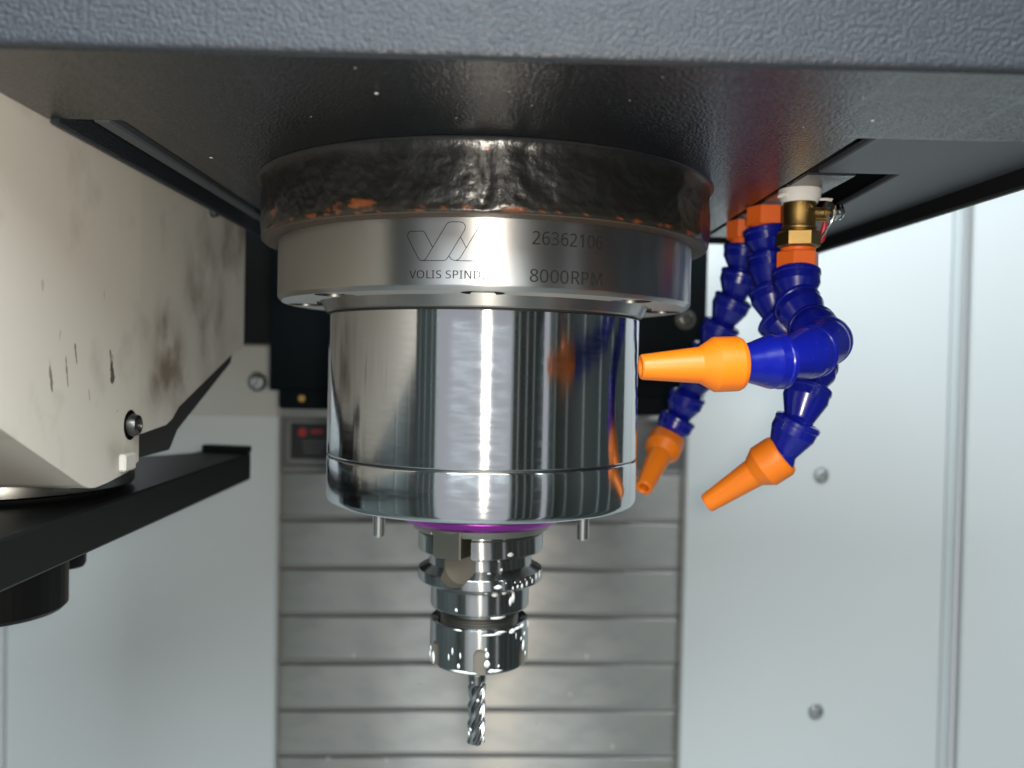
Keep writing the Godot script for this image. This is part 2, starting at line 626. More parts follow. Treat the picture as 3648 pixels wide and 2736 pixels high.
# ---------------------------------------------------------------- enclosure
func make_enclosure() -> void:
	var bolt := bolt_mesh(6.0, 4.5)
	var wide := thing("enclosure_panel", "broad pale grey sheet panel with two bolts, behind the blue hoses", "panel", Vector3(335, -300, -440))
	put("sheet", box_mesh(Vector3(268, 1300, 14), 2.0), M.panel_paint, wide, Vector3(0, 200, -7))
	put("folded_edge", box_mesh(Vector3(9, 1300, 20), 1.5), M.panel_edge, wide, Vector3(139.5, 200, -11))
	for p in [[339.4, -104.7], [340.4, -348.7]]:
		put("bolt", bolt, M.bolt_steel, wide, Vector3(p[0] - 335, p[1] + 300, 0), Basis(Vector3.RIGHT, PI / 2))
	var back := thing("enclosure_panel", "plain pale grey sheet panel beyond the dark vertical seam by the edge", "panel", Vector3(640, -300, -440))
	put("sheet", box_mesh(Vector3(300, 1300, 14), 2.0), M.panel_paint, back, Vector3(0, 200, -7))
	put("fold", box_mesh(Vector3(180, 1300, 3), 1.0), M.panel_paint, back, Vector3(-5 + 50, 200, 1.6))
	put("recess", box_mesh(Vector3(30, 1300, 4), 0.5), M.panel_edge, back, Vector3(-160, 200, -26))
	var low := thing("enclosure_panel", "pale grey sheet panel below the black tool-change arm, left of the steel slats", "panel", Vector3(-350, -300, -440))
	put("sheet", box_mesh(Vector3(272, 492, 14), 2.0), M.panel_paint, low, Vector3(0, -1, -7))
	var splash := Mb.new()
	var rng := RandomNumberGenerator.new()
	rng.seed = 8
	for i in 9:
		splash.bead(Vector3(rng.randf_range(-120, 120), rng.randf_range(-130, 120), 0.0), Vector3.BACK, Vector3.UP, rng.randf_range(0.8, 1.8), rng.randf_range(1.0, 2.2), 0.6)
	var sp := put("coolant_drops", splash.mesh(), M.coolant, low)
	sp.set_meta("kind", "stuff")
	var far := thing("enclosure_panel", "narrow strip of pale sheet beyond a seam under the black tool hub", "panel", Vector3(-640, -300, -440))
	put("sheet", box_mesh(Vector3(300, 492, 14), 2.0), M.panel_paint, far, Vector3(0, -1, -9))
	var up := thing("cover_bracket", "small pale bracket plate with a round bolt between changer cover and dark saddle", "bracket", Vector3(-300, -20, -420))
	var poly := PackedVector2Array([Vector2(-120, -34.5), Vector2(90, -34.5), Vector2(90, -6), Vector2(82, -6), Vector2(82, 38), Vector2(-120, 38)])
	var b := Mb.new()
	b.prism(poly, 18, 1.5, Transform3D.IDENTITY)
	put("plate", b.mesh(), M.changer_plain, up)
	put("bolt", bolt_mesh(7.0, 6.0), M.bolt_steel, up, Vector3(69.7, 0.3, 0), Basis(Vector3.RIGHT, PI / 2))
	# walls of the machine round the picture, seen in the polished steel
	for s in [-1.0, 1.0]:
		var wall := thing("side_wall", "dark inner wall of the machine enclosure on the %s" % ("tool changer side" if s < 0 else "coolant hose side"), "wall", Vector3(s * 820, -800, 150))
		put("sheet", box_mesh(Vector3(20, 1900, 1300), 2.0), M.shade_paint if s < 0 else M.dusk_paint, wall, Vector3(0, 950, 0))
		for z in [-300, -120, 100, 330, 520]:
			put("rib", box_mesh(Vector3(16, 1900, 24), 2.0), M.post_paint, wall, Vector3(-s * 18, 950, z))
		var door := thing("machine_door", "dark sliding machine door on the %s" % ("tool changer side" if s < 0 else "coolant hose side"), "door", Vector3(-669 if s < 0 else 488, -800, 800))
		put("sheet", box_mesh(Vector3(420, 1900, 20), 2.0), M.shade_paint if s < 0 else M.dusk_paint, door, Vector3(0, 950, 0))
		put("edge_post", box_mesh(Vector3(16, 1900, 30), 3.0), M.post_paint, door, Vector3(-s * 204, 950, -14))
		for k in 3:
			put("trim", box_mesh(Vector3(10, 1900, 12), 2.0), M.panel_edge, door, Vector3(s * (-140 + k * 95), 950, -14))
	var bed := put("machine_floor", box_mesh(Vector3(1700, 20, 1300), 2.0), M.post_paint, self, Vector3(0, -830 + EYE_Y * 1000, 150))
	bed.set_meta("kind", "structure")
	tag(bed, "grey sheet floor of the machining area below the picture", "floor")

func bolt_mesh(r: float, h: float) -> ArrayMesh:
	return lathe_mesh([[0.001, h * 0.55], [r * 0.42, h * 0.55], [r * 0.5, h * 0.98], [r * 0.62, h], [r * 0.88, h * 0.86], [r, h * 0.45], [r, 0], [r * 1.35, 0], [r * 1.35, -1.2]], 24, 30)

# ---------------------------------------------------------------- way cover
func make_way_cover() -> void:
	var t := thing("way_cover", "telescopic steel way cover of stacked slats behind the tool", "way cover", Vector3(-6, -455, -456))
	t.rotation.z = 0.009
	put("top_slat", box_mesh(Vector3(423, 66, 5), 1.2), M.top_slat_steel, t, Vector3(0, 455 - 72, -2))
	put("top_ledge", box_mesh(Vector3(423, 9, 14), 1.2), M.slat_steel, t, Vector3(0, 455 - 49, 4))
	var ys := [-107.5, -157.6, -207.7, -256.5, -306.4, -355.5, -403.2, -452]
	var rng := RandomNumberGenerator.new()
	rng.seed = 5
	for i in 7:
		var h: float = ys[i] - ys[i + 1]
		put("slat", box_mesh(Vector3(423, h - 5.0, 4), 1.0), M.slat_steel, t, Vector3(0, 455 + ys[i] - h * 0.5 - 1.5, rng.randf_range(-0.4, 0.4)), Basis(Vector3.RIGHT, rng.randf_range(-0.012, 0.012)) * Basis(Vector3.UP, rng.randf_range(-0.006, 0.006)))
		put("wiper_strip", box_mesh(Vector3(423, 5.5, 6), 1.2), M.wiper, t, Vector3(0, 455 + ys[i], -1.0))
	put("backing", box_mesh(Vector3(423, 430, 4), 0.5), M.wiper, t, Vector3(0, 455 - 270, -9))
	var drops := Mb.new()
	for p in [[-130, -300], [-95, -409], [-155, -408], [60, -372], [95, -340], [140, -395], [-60, -330], [20, -420], [112, -300]]:
		drops.bead(Vector3(p[0], 455 + p[1], 2.2), Vector3.BACK, Vector3.UP, rng.randf_range(1.2, 2.4), rng.randf_range(1.4, 2.6), 1.0)
	var d := put("coolant_drops", drops.mesh(), M.coolant, t)
	d.set_meta("kind", "stuff")
	var np := thing("maker_plate", "black maker's plate with a red round emblem on the top slat", "nameplate", Vector3(-182, -98, -452))
	put("plate", box_mesh(Vector3(44, 36, 2), 0.6), M.plate_black, np, Vector3(0, 18, 0))
	var fr := Mb.new()
	for s in [-1.0, 1.0]:
		fr.box(Vector3(0, 18 + s * 20, 0), Vector3(50, 3, 3), 0.8)
		fr.box(Vector3(s * 24, 18, 0), Vector3(3, 38, 3), 0.8)
	put("frame", fr.mesh(), M.wiper, np)
	put("emblem", lathe_mesh([[0.001, 0.5], [4.2, 0.5], [4.4, 0.0]], 24), M.plate_red, np, Vector3(-10.5, 27, 1.0), Basis(Vector3.RIGHT, PI / 2))
	put("lettering", box_mesh(Vector3(12, 3.5, 0.6), 0.1), M.plate_red, np, Vector3(4, 28, 1.0))
	for i in 3:
		put("line_of_print", box_mesh(Vector3(26 - i * 4, 1.2, 0.5), 0.1), M.plate_grey, np, Vector3(2 - i, 17 - i * 5, 1.0))

# ---------------------------------------------------------------- machine head
func make_head() -> void:
	var t := thing("machine_head", "dark textured machine head that carries the spindle, filling the top", "machine head", Vector3(0, 83.5, 0))
	# front cover: a deep sheet box; the face leans back slightly
	var prof := PackedVector2Array([Vector2(182.3, 0.1), Vector2(182.8, 0.25), Vector2(183.25, 0.5), Vector2(183.6, 0.85), Vector2(183.85, 1.3), Vector2(184, 1.9), Vector2(196, 240), Vector2(184, 240), Vector2(170, 6), Vector2(170, 2.4), Vector2(181.2, 2.4)])
	var b := Mb.new()
	b.prism(prof, 520, 0.8, Transform3D(Basis(Vector3(0, 0, 1), Vector3(0, 1, 0), Vector3(-1, 0, 0)), Vector3(-152, 0, 0)))
	put("front_cover", b.mesh(), M.head_paint, t)
	var under := PackedVector2Array([Vector2(-152, 181.8), Vector2(368, 181.8), Vector2(368, 115), Vector2(133, 115), Vector2(133, -116.6), Vector2(-126, -116.6), Vector2(-126, 115), Vector2(-152, 115)])
	b = Mb.new()
	b.prism(under, 2.4, 0.3, Transform3D(Basis(Vector3(1, 0, 0), Vector3(0, 0, 1), Vector3(0, -1, 0)), Vector3.ZERO))
	put("underside", b.mesh(), M.lip_paint, t)
	# casting under the cover
	b = Mb.new()
	b.box(Vector3(3.5, 32.5, -0.95), Vector3(258, 60, 231.0), 0.3)
	put("casting", b.mesh(), M.cast_paint, t)
	# side skirt beside the tool changer
	b = Mb.new()
	b.box(Vector3(-149.5, 60, -12), Vector3(3, 124, 256), 0.8)
	put("side_skirt", b.mesh(), M.head_paint, t)
	put("skirt_flange", box_mesh(Vector3(6.5, 4, 240), 0.8), M.flange_paint, t, Vector3(-135.0, 2.4, -8))
	put("gap_floor", box_mesh(Vector3(26, 4, 236), 0.5), M.black_paint, t, Vector3(-137, 22, -4))
	# wide bottom flange with a notch on the hose side
	var fl := PackedVector2Array([Vector2(140.5, 114.5), Vector2(222, 114.5), Vector2(209, -157), Vector2(186, -157), Vector2(174.5, 58.5), Vector2(140.5, 58.5)])
	b = Mb.new()
	b.prism(fl, 3.0, 0.6, Transform3D(Basis(Vector3(1, 0, 0), Vector3(0, 0, 1), Vector3(0, -1, 0)), Vector3(0, 1.0, 0)))
	put("bottom_flange", b.mesh(), M.flange_paint, t)
	put("hose_side_skirt", box_mesh(Vector3(4, 140, 340), 1.0), M.black_satin, t, Vector3(216.5, 63, 15), Basis(Vector3.UP, 0.048))
	put("manifold_block", box_mesh(Vector3(22, 30, 172), 0.8), M.cast_paint, t, Vector3(147, 15.6, -29))
	put("notch_roof", box_mesh(Vector3(70, 4, 300), 0.5), M.black_paint, t, Vector3(172, 34, -20))
	put("notch_back", box_mesh(Vector3(80, 60, 4), 0.5), M.black_satin, t, Vector3(170, 32, -152))
	# boss: rough cast ring round the spindle
	put("boss", boss_mesh(), M.boss_paint, t, Vector3(0, -83.5, 0))
	put("boss_lip", lathe_mesh([[105.5, 56.4], [105.2, 55.9], [103, 55.55], [98.4, 55.5]], 160), M.boss_lip, t, Vector3(0, -83.5, 0))
	# saddle block behind the spindle
	b = Mb.new()
	b.box(Vector3(-1, -10, -345), Vector3(344, 191, 190), 2.0)
	b.box(Vector3(0, -101, -345), Vector3(332, 38, 186), 2.0)
	put("saddle_block", b.mesh(), M.black_paint, t)
	put("saddle_wing", box_mesh(Vector3(110, 160, 100), 2.0), M.black_satin, t, Vector3(-230, 12, -350))
	put("screw", bolt_mesh(2.0, 1.4), M.brass, t, Vector3(-147.4, -111.6, -251), Basis(Vector3.RIGHT, PI / 2))
	put("screw", bolt_mesh(6.0, 4.0), M.dark_steel, t, Vector3(154, -43, -249), Basis(Vector3.RIGHT, PI / 2))
	# flecks of paint and swarf
	b = Mb.new()
	var rng := RandomNumberGenerator.new()
	rng.seed = 77
	b.bead(Vector3(-32, -0.5, 153), Vector3.DOWN, Vector3.BACK, 0.7, 1.0, 0.2)
	b.bead(Vector3(-112, -0.5, 66), Vector3.DOWN, Vector3.BACK, 0.8, 1.1, 0.2)
	b.bead(Vector3(128, -0.5, 138), Vector3.DOWN, Vector3.BACK, 0.5, 0.7, 0.2)
	for i in 9:
		b.bead(Vector3(rng.randf_range(-110, 120), -0.45, rng.randf_range(110, 175)), Vector3.DOWN, Vector3.BACK, rng.randf_range(0.12, 0.3), rng.randf_range(0.12, 0.35), 0.1)
	var s := put("flecks", b.mesh(), M.speck, t)
	s.set_meta("kind", "stuff")

func boss_mesh() -> ArrayMesh:
	var n1 := FastNoiseLite.new()
	n1.seed = 12
	n1.frequency = 0.03
	n1.fractal_octaves = 4
	var n2 := FastNoiseLite.new()
	n2.seed = 31
	n2.frequency = 0.22
	n2.fractal_octaves = 3
	var n3 := FastNoiseLite.new()
	n3.seed = 9
	n3.frequency = 0.06
	n3.fractal_octaves = 3
	var segs := 420
	# height down the side: [y, r]
	var prof := []
	for i in 7:
		var a := PI / 2 * i / 6.0
		prof.append([83.4 - 6.0 * (1 - cos(a)) , 107.9 - 2.2 * sin(a)])
	var steps := 30
	for i in range(1, steps + 1):
		var f := float(i) / steps
		prof.append([lerpf(77.2, 57.4, f), lerpf(105.7, 105.9, f)])
	prof.append([56.6, 105.8])
	prof.append([56.3, 105.4])
	var k := prof.size()
	var P := []
	var C := []
	var dark := Color(0.0100, 0.0104, 0.0096)
	var rust := Color(0.17, 0.05, 0.018)
	for i in k:
		var row := PackedVector3Array()
		var crow := PackedColorArray()
		for j in segs:
			var a := TAU * j / segs
			var d := Vector3(sin(a), 0, cos(a))
			var y: float = prof[i][0]
			var r: float = prof[i][1]
			var p := d * r + Vector3(0, y, 0)
			var amt := smoothstep(0.0, 6.0, 83.4 - y) * smoothstep(-0.2, 3.0, y - 56.3)
			var h := n1.get_noise_3dv(p) * 1.0 + n3.get_noise_3dv(p * 1.6) * 0.4 + n2.get_noise_3dv(p) * 0.15
			# a filled seam in the casting, running down the front
			var deg := rad_to_deg(a if a < PI else a - TAU)
			var seam := exp(-pow((deg - 0.7 - sin(y * 0.4) * 0.4) / 1.1, 2.0))
			h -= seam * 0.9 * smoothstep(84, 70, y)
			h += exp(-pow((deg - 5.0) / 3.0, 2.0)) * 0.55
			row.append(p + d * (h * amt))
			var col := dark
			var low := smoothstep(61.5, 57.2, y)
			var chip := n2.get_noise_3dv(p * Vector3(0.5, 2.0, 0.5)) * 0.6 + n3.get_noise_3dv(p * 2.5) * 0.5
			var w := 0.0
			if y < 58.6 and y > 56.4:
				w = smoothstep(0.14, 0.34, chip + 0.12 * sin(deg * 0.13 + 1.0))
			var patch := maxf(exp(-pow((deg + 57.0) / 3.6, 2.0) - pow((y - 63.0) / 2.6, 2.0)), exp(-pow((deg + 27.0) / 9.5, 2.0) - pow((y - 60.0) / 3.4, 2.0)) * 0.7)
			patch = maxf(patch, exp(-pow((deg - 86.0) / 4.5, 2.0) - pow((y - 66.0) / 8.0, 2.0)))
			patch = maxf(patch, exp(-pow((deg - 0.6) / 0.55, 2.0) - pow((y - 78.5) / 0.7, 2.0)) * 1.3)
			w = maxf(w, smoothstep(0.45, 0.75, patch + chip * 0.75))
			crow.append(dark.lerp(rust, clampf(w, 0, 1) * 0.95).lerp(Color(0.04, 0.033, 0.026), low * 0.25 * (1.0 - w)))
		P.append(row)
		C.append(crow)
	var N := []
	for i in k:
		var nr := PackedVector3Array()
		for j in segs:
			var du: Vector3 = P[i][(j + 1) % segs] - P[i][(j + segs - 1) % segs]
			var dv: Vector3 = P[mini(i + 1, k - 1)][j] - P[maxi(i - 1, 0)][j]
			var nn := du.cross(dv).normalized()
			var o := Vector3(P[i][j].x, -10.0, P[i][j].z)
			if nn.dot(o) < 0:
				nn = -nn
			nr.append(nn)
		N.append(nr)
	var b := Mb.new()
	b.use_c = true
	for i in k - 1:
		for j in segs:
			var j2 := (j + 1) % segs
			var a := TAU * j / segs
			if cos(a) < -0.5:
				continue
			b.tri(P[i][j], P[i][j2], P[i + 1][j2], N[i][j], N[i][j2], N[i + 1][j2], Vector2.ZERO, Vector2.ZERO, Vector2.ZERO, C[i][j], C[i][j2], C[i + 1][j2])
			b.tri(P[i][j], P[i + 1][j2], P[i + 1][j], N[i][j], N[i + 1][j2], N[i + 1][j], Vector2.ZERO, Vector2.ZERO, Vector2.ZERO, C[i][j], C[i + 1][j2], C[i + 1][j])
	return b.mesh()

# ---------------------------------------------------------------- spindle
func make_spindle() -> void:
	var t := thing("spindle", "round polished steel milling spindle hanging under the dark head", "spindle", Vector3(0, -65, 0))
	var o := Vector3(0, 65, 0)
	var R := 98.3
	var prof := [[60, 57], [R - 0.6, 57], [R, 56.4], [R, 30.6], [R - 0.25, 29.9], [R - 1.8, 28.4], [80.6, 28.4], [80.0, 29.4], [60, 29.4]]
	var cuts := []
	for i in 8:
		var a := TAU * i / 8.0 + 0.005
		cuts.append(csg_cyl(8.6, 30, Transform3D(Basis.IDENTITY, Vector3(sin(a) * 87.2, 28, cos(a) * 87.2)), 36))
	var flange := put("mounting_flange", creased(await bake(csg_spin(prof, 200), cuts, M.ground_steel, M.dark_steel)), null, t, o)
	for i in 8:
		var a := TAU * i / 8.0 + 0.005
		put("cap_screw", lathe_mesh([[0.001, 5.0], [4.2, 5.0], [4.4, 0.4], [6.2, 0.0], [7.4, 0.5], [7.9, 1.6], [7.9, 12]].map(func(p): return [p[0], p[1]]), 28, 30), M.bright_steel, t, o + Vector3(sin(a) * 87.2, 29.8, cos(a) * 87.2))
	put("cone_collar", lathe_mesh([[80.0, 29.6], [78.6, 29.2], [76.2, 24.4], [75.6, 24.0], [74.0, 23.9]], 200), M.ground_steel, t, o)
	put("seal_groove", lathe_mesh([[74.1, 24.2], [74.1, 22.6]], 160), M.black_rubber, t, o)
	put("body", lathe_mesh([[72, 23.2], [74.4, 23.2], [75, 22.7], [75, -41.6], [74.8, -42.1], [74.2, -42.3], [73.6, -42.4]], 240, 20), M.polished_steel, t, o)
	put("groove", lathe_mesh([[73.7, -42.2], [73.7, -43.2]], 160), M.dark_steel, t, o)
	put("lower_ring", lathe_mesh([[73.6, -42.9], [74.5, -43.0], [74.85, -43.35], [75, -43.8], [75, -61.2], [74.8, -62.5], [74.2, -63.5], [73.4, -64.05], [72.2, -64.25], [70, -64.3], [40, -64.3]], 240, 24), M.polished_steel, t, o)
	for s in [-1.0, 1.0]:
		put("locating_pin", lathe_mesh([[3.0, -60], [3.0, -84.0], [2.6, -84.7], [0.001, -84.8]], 32), M.bright_steel, t, o + Vector3(s * 50.2, 0, 0))
	put("purple_ring", lathe_mesh([[38, -70.4], [40.9, -70.5], [41.0, -70.9], [40.2, -72.0], [39.3, -73.2], [38.2, -74.2], [36.6, -75.0], [34.6, -75.3], [30, -75.4]], 140, 35), M.purple, t, o)
	put("spacer_ring", lathe_mesh([[38.4, -64], [38.4, -70.6]], 120), M.dark_steel, t, o)
	put("nose_ring", lathe_mesh([[34.4, -75.1], [34.2, -75.5], [33.2, -78.0], [32.8, -78.6], [28, -78.7]], 128, 30), M.dull_steel, t, o)
	for s in [0.0, PI]:
		var a: float = deg_to_rad(-27.0) + s
		var b := Mb.new()
		b.box(Vector3(0, 0, 0), Vector3(14.6, 14.5, 12), 0.7)
		put("drive_key", b.mesh(), M.dull_steel, t, o + Vector3(sin(a) * 27.6, -81.3, cos(a) * 27.6), Basis(Vector3.UP, a))
	put("key_lug", box_mesh(Vector3(1.2, 2.8, 2.4), 0.3), M.dull_steel, t, o + Vector3(-22.6, -77.0, 23.5))
	# the engraved mark and lettering on the flange
	var mk := Mb.new()
	var strokes := [
		[[340, 352], [268, 222], [258, 203], [246, 191], [230, 185], [118, 185], [97, 192], [82, 211], [80, 234], [90, 265], [186, 450], [200, 473], [220, 487], [245, 488], [267, 478], [285, 452], [460, 152], [478, 120], [498, 100], [525, 92], [618, 92], [648, 99], [668, 117], [677, 143], [670, 172], [512, 440], [494, 466], [478, 483], [455, 490], [230, 489]],
		[[628, 245], [685, 352]],
		[[512, 440], [524, 462], [545, 480], [580, 488], [606, 480], [630, 456], [810, 152], [830, 120], [852, 102], [882, 97], [960, 97], [996, 104], [1018, 125], [1027, 152], [1018, 184], [868, 436], [846, 468], [825, 486], [800, 491], [590, 489]],
	]
	for s in strokes:
		var pts := []
		var nrs := []
		for i in s.size() - 1:
			var l := Vector2(s[i + 1][0] - s[i][0], s[i + 1][1] - s[i][1]).length()
			var m := maxi(1, int(l / 40.0))
			for j in m:
				var f := float(j) / m
				_mark(pts, nrs, lerpf(s[i][0], s[i + 1][0], f), lerpf(s[i][1], s[i + 1][1], f), R)
		_mark(pts, nrs, s[-1][0], s[-1][1], R)
		mk.ribbon(pts, nrs, 0.27)
	put("engraved_mark", mk.mesh(), M.engraving, flange)
	put("engraved_lettering", bent_text("VOLIS SPINDLE", 105, 978, 672, 82, R), M.engraving, flange)
	put("engraved_lettering", bent_text("8000RPM", 1350, 2095, 690, 138, R), M.engraving, flange)
	put("engraved_lettering", bent_text("26362106", 1370, 2090, 302, 142, R), M.engraving, flange)

func mark_angle(px: float) -> float:
	# along the flange: the engraving was measured from a straight-on view 413 mm off the axis
	var k := (px - 851.0) * 0.20836 / 1817.0
	var th := 0.0
	for i in 20:
		th = asin(clampf(k * (413.3 - 98.3 * cos(th)) / 98.3, -1, 1))
	return th

func _mark(pts: Array, nrs: Array, px: float, py: float, R: float) -> void:
	var th := mark_angle(px)
	var n := Vector3(sin(th), 0, cos(th))
	pts.append(n * (R + 0.035) + Vector3(0, 55.6 - (py - 42.0) * 0.0364, 0))
	nrs.append(n)

func bent_text(text: String, px0: float, px1: float, base: float, cap: float, R: float) -> ArrayMesh:
	var f := SystemFont.new()
	f.font_names = PackedStringArray(["Droid Sans"])
	var tm := TextMesh.new()
	tm.text = text
	tm.font = f
	tm.font_size = 48
	tm.pixel_size = 1.0
	tm.depth = 0.0
	tm.curve_step = 1.0
	var a := tm.get_mesh_arrays() if tm.get_surface_count() == 0 else tm.surface_get_arrays(0)
	var vs: PackedVector3Array = a[Mesh.ARRAY_VERTEX]
	var ix: PackedInt32Array = a[Mesh.ARRAY_INDEX]
	var lo := Vector3(INF, INF, INF)
	var hi := -lo
	for p in vs:
		lo = lo.min(p)
		hi = hi.max(p)
	var b := Mb.new()
	var a0 := mark_angle(px0)
	var a1 := mark_angle(px1)
	var hmm := cap * 0.0364
	var y0 := 55.6 - (base - 42.0) * 0.0364
	for i in range(0, ix.size(), 3):
		var pp := []
		var nn := []
		for j in 3:
			var p := vs[ix[i + j]]
			var th := lerpf(a0, a1, (p.x - lo.x) / (hi.x - lo.x))
			var n := Vector3(sin(th), 0, cos(th))
			pp.append(n * (R + 0.035) + Vector3(0, y0 + (p.y - lo.y) / (hi.y - lo.y) * hmm, 0))
			nn.append(n)
		b.tri(pp[0], pp[1], pp[2], nn[0], nn[1], nn[2])
	return b.mesh()

# ---------------------------------------------------------------- tool holder and end mill
func make_holder() -> void:
	var t := thing("tool_holder", "steel taper tool holder with a slotted collet nut, wet with coolant", "tool holder", Vector3(0, -145, 0))
	var o := Vector3(0, 145, 0)
	var prof := [[10, -76], [29.8, -76], [29.8, -79.9], [30.5, -80.6], [30.5, -88.4], [29.9, -89.0], [26.0, -89.9], [25.1, -90.6], [25.1, -95.4], [25.6, -96.0], [30.2, -98.3], [30.5, -98.8], [30.5, -103.0], [30.0, -103.5], [25.0, -105.6], [24.1, -106.6], [24.1, -116.0], [23.7, -116.8], [20.5, -119.0], [19.0, -119.4], [10, -119.4]]
	var cuts := []
	for s in [0.0, PI]:
		var a: float = deg_to_rad(-23.0) + s
		var bs := Basis(Vector3.UP, a)
		cuts.append(csg_box(Vector3(16.4, 24, 14), Transform3D(bs, Vector3(sin(a) * 29.5, -82.0, cos(a) * 29.5))))
		cuts.append(csg_cyl(8.2, 14, Transform3D(bs * Basis(Vector3.RIGHT, PI / 2), Vector3(sin(a) * 29.5, -94.0, cos(a) * 29.5)), 48))
	put("taper_flange", creased(await bake(csg_spin(prof, 160), cuts, M.holder_steel, M.slot_steel)), null, t, o)
	# thread under the body
	var th := [[19.2, -119.2]]
	var y := -119.4
	while y > -130.0:
		th.append([19.2, y])
		th.append([18.2, y - 0.65])
		y -= 1.3
	th.append([19.2, y])
	put("thread", lathe_mesh(th, 96, 10), M.thread_steel, t, o)
	# collet nut
	var np := [[19.6, -128.5], [19.9, -124.6], [22.4, -122.9], [23.2, -122.7], [23.9, -123.2], [24.1, -124.0], [24.1, -142.4], [23.8, -143.6], [22.4, -144.6], [16, -146.4], [6.5, -146.6], [6.5, -140], [12, -130]]
	cuts = []
	for i in 6:
		var a := TAU * i / 6.0 + deg_to_rad(2.2)
		var bs := Basis(Vector3.UP, a)
		cuts.append(csg_box(Vector3(6.0, 14, 4.4), Transform3D(bs, Vector3(sin(a) * 24.2, -141.8, cos(a) * 24.2))))
		cuts.append(csg_cyl(3.0, 4.4, Transform3D(bs * Basis(Vector3.RIGHT, PI / 2), Vector3(sin(a) * 24.2, -134.8, cos(a) * 24.2)), 28))
	put("collet_nut", creased(await bake(csg_spin(np, 160), cuts, M.holder_steel, M.slot_steel)), null, t, o)
	put("collet", lathe_mesh([[6.4, -145], [6.4, -147.4], [5.9, -147.9], [4.4, -148.0]], 48), M.dull_steel, t, o)
	# milky coolant beads: [angle deg, y, r, half width, half height]
	var b := Mb.new()
	for d in [[28, -86.6, 30.5, 1.3, 0.9], [17, -101.2, 30.5, 1.6, 0.9], [17.5, -106.2, 24.9, 1.2, 0.9], [27, -105.2, 25.8, 0.9, 1.0], [42, -108.6, 24.1, 0.9, 2.6], [38, -110.6, 24.1, 0.7, 1.9], [55, -101.0, 30.5, 0.5, 1.1], [47, -101.4, 30.5, 0.5, 1.2], [41, -102.0, 30.5, 0.6, 1.0], [36, -101.9, 30.5, 0.5, 0.8], [62, -99.6, 30.5, 0.5, 1.4], [70, -99.4, 30.5, 0.7, 1.6], [31, -102.3, 30.5, 0.4, 0.7], [24, -99.6, 30.5, 0.25, 0.4], [33, -99.8, 30.5, 0.3, 0.5], [39, -100.0, 30.5, 0.3, 0.4], [45, -99.4, 30.5, 0.25, 0.4], [52, -99.2, 30.5, 0.3, 0.5], [7, -104.6, 27.5, 0.6, 0.5], [-26, -114.3, 24.1, 0.6, 0.8], [24, -117.6, 22.6, 3.0, 0.9], [20, -90.4, 26.0, 0.4, 0.3], [10, -96.0, 25.8, 0.8, 0.4], [24, -94.6, 25.2, 0.6, 0.6],
			[-75, -137.5, 24.1, 0.6, 1.4], [-80, -140.8, 24.1, 0.7, 1.4], [-64, -140.6, 24.1, 1.1, 2.6], [-73, -141.0, 24.1, 0.3, 3.0], [9, -132.0, 24.1, 0.45, 0.7], [10.5, -134.6, 24.1, 0.75, 1.4], [10.5, -138.8, 24.1, 1.1, 1.6], [64, -134.0, 24.1, 1.1, 2.4], [66, -128.5, 24.1, 0.7, 0.9], [70, -138.5, 24.1, 0.6, 1.0], [24, -140.2, 24.1, 0.4, 0.7], [-22, -140.4, 24.1, 0.6, 1.1], [-30, -134.0, 24.1, 0.4, 1.6], [-35, -137.2, 24.1, 0.35, 1.5], [-20, -135.5, 24.1, 0.35, 1.4], [-20, -142.9, 23.9, 3.8, 0.7], [-10, -143.2, 23.8, 3.0, 0.6], [21, -142.4, 24.0, 2.6, 0.7], [16, -142.2, 24.0, 1.4, 0.9], [42, -124.9, 24.1, 1.6, 1.0], [52, -124.2, 24.1, 2.6, 0.6], [60, -124.0, 24.1, 1.8, 0.9], [80, -125.6, 24.1, 0.7, 1.8], [48, -127.8, 24.1, 0.25, 1.6], [-24, -123.6, 24.0, 1.8, 0.4], [14, -125.2, 24.1, 4.0, 0.45], [26, -124.4, 24.1, 2.4, 0.5], [58, -130.0, 24.1, 0.5, 0.9]]:
		var a: float = deg_to_rad(float(d[0]))
		var n := Vector3(sin(a), 0, cos(a))
		b.bead(n * (d[2] - 0.05) + Vector3(0, d[1], 0), n, Vector3.UP, d[3] * 1.4, d[4] * 1.25, minf(0.45, 0.5 * minf(d[3], d[4])))
	var s := put("coolant_drops", b.mesh(), M.coolant, t, o)
	s.set_meta("kind", "stuff")

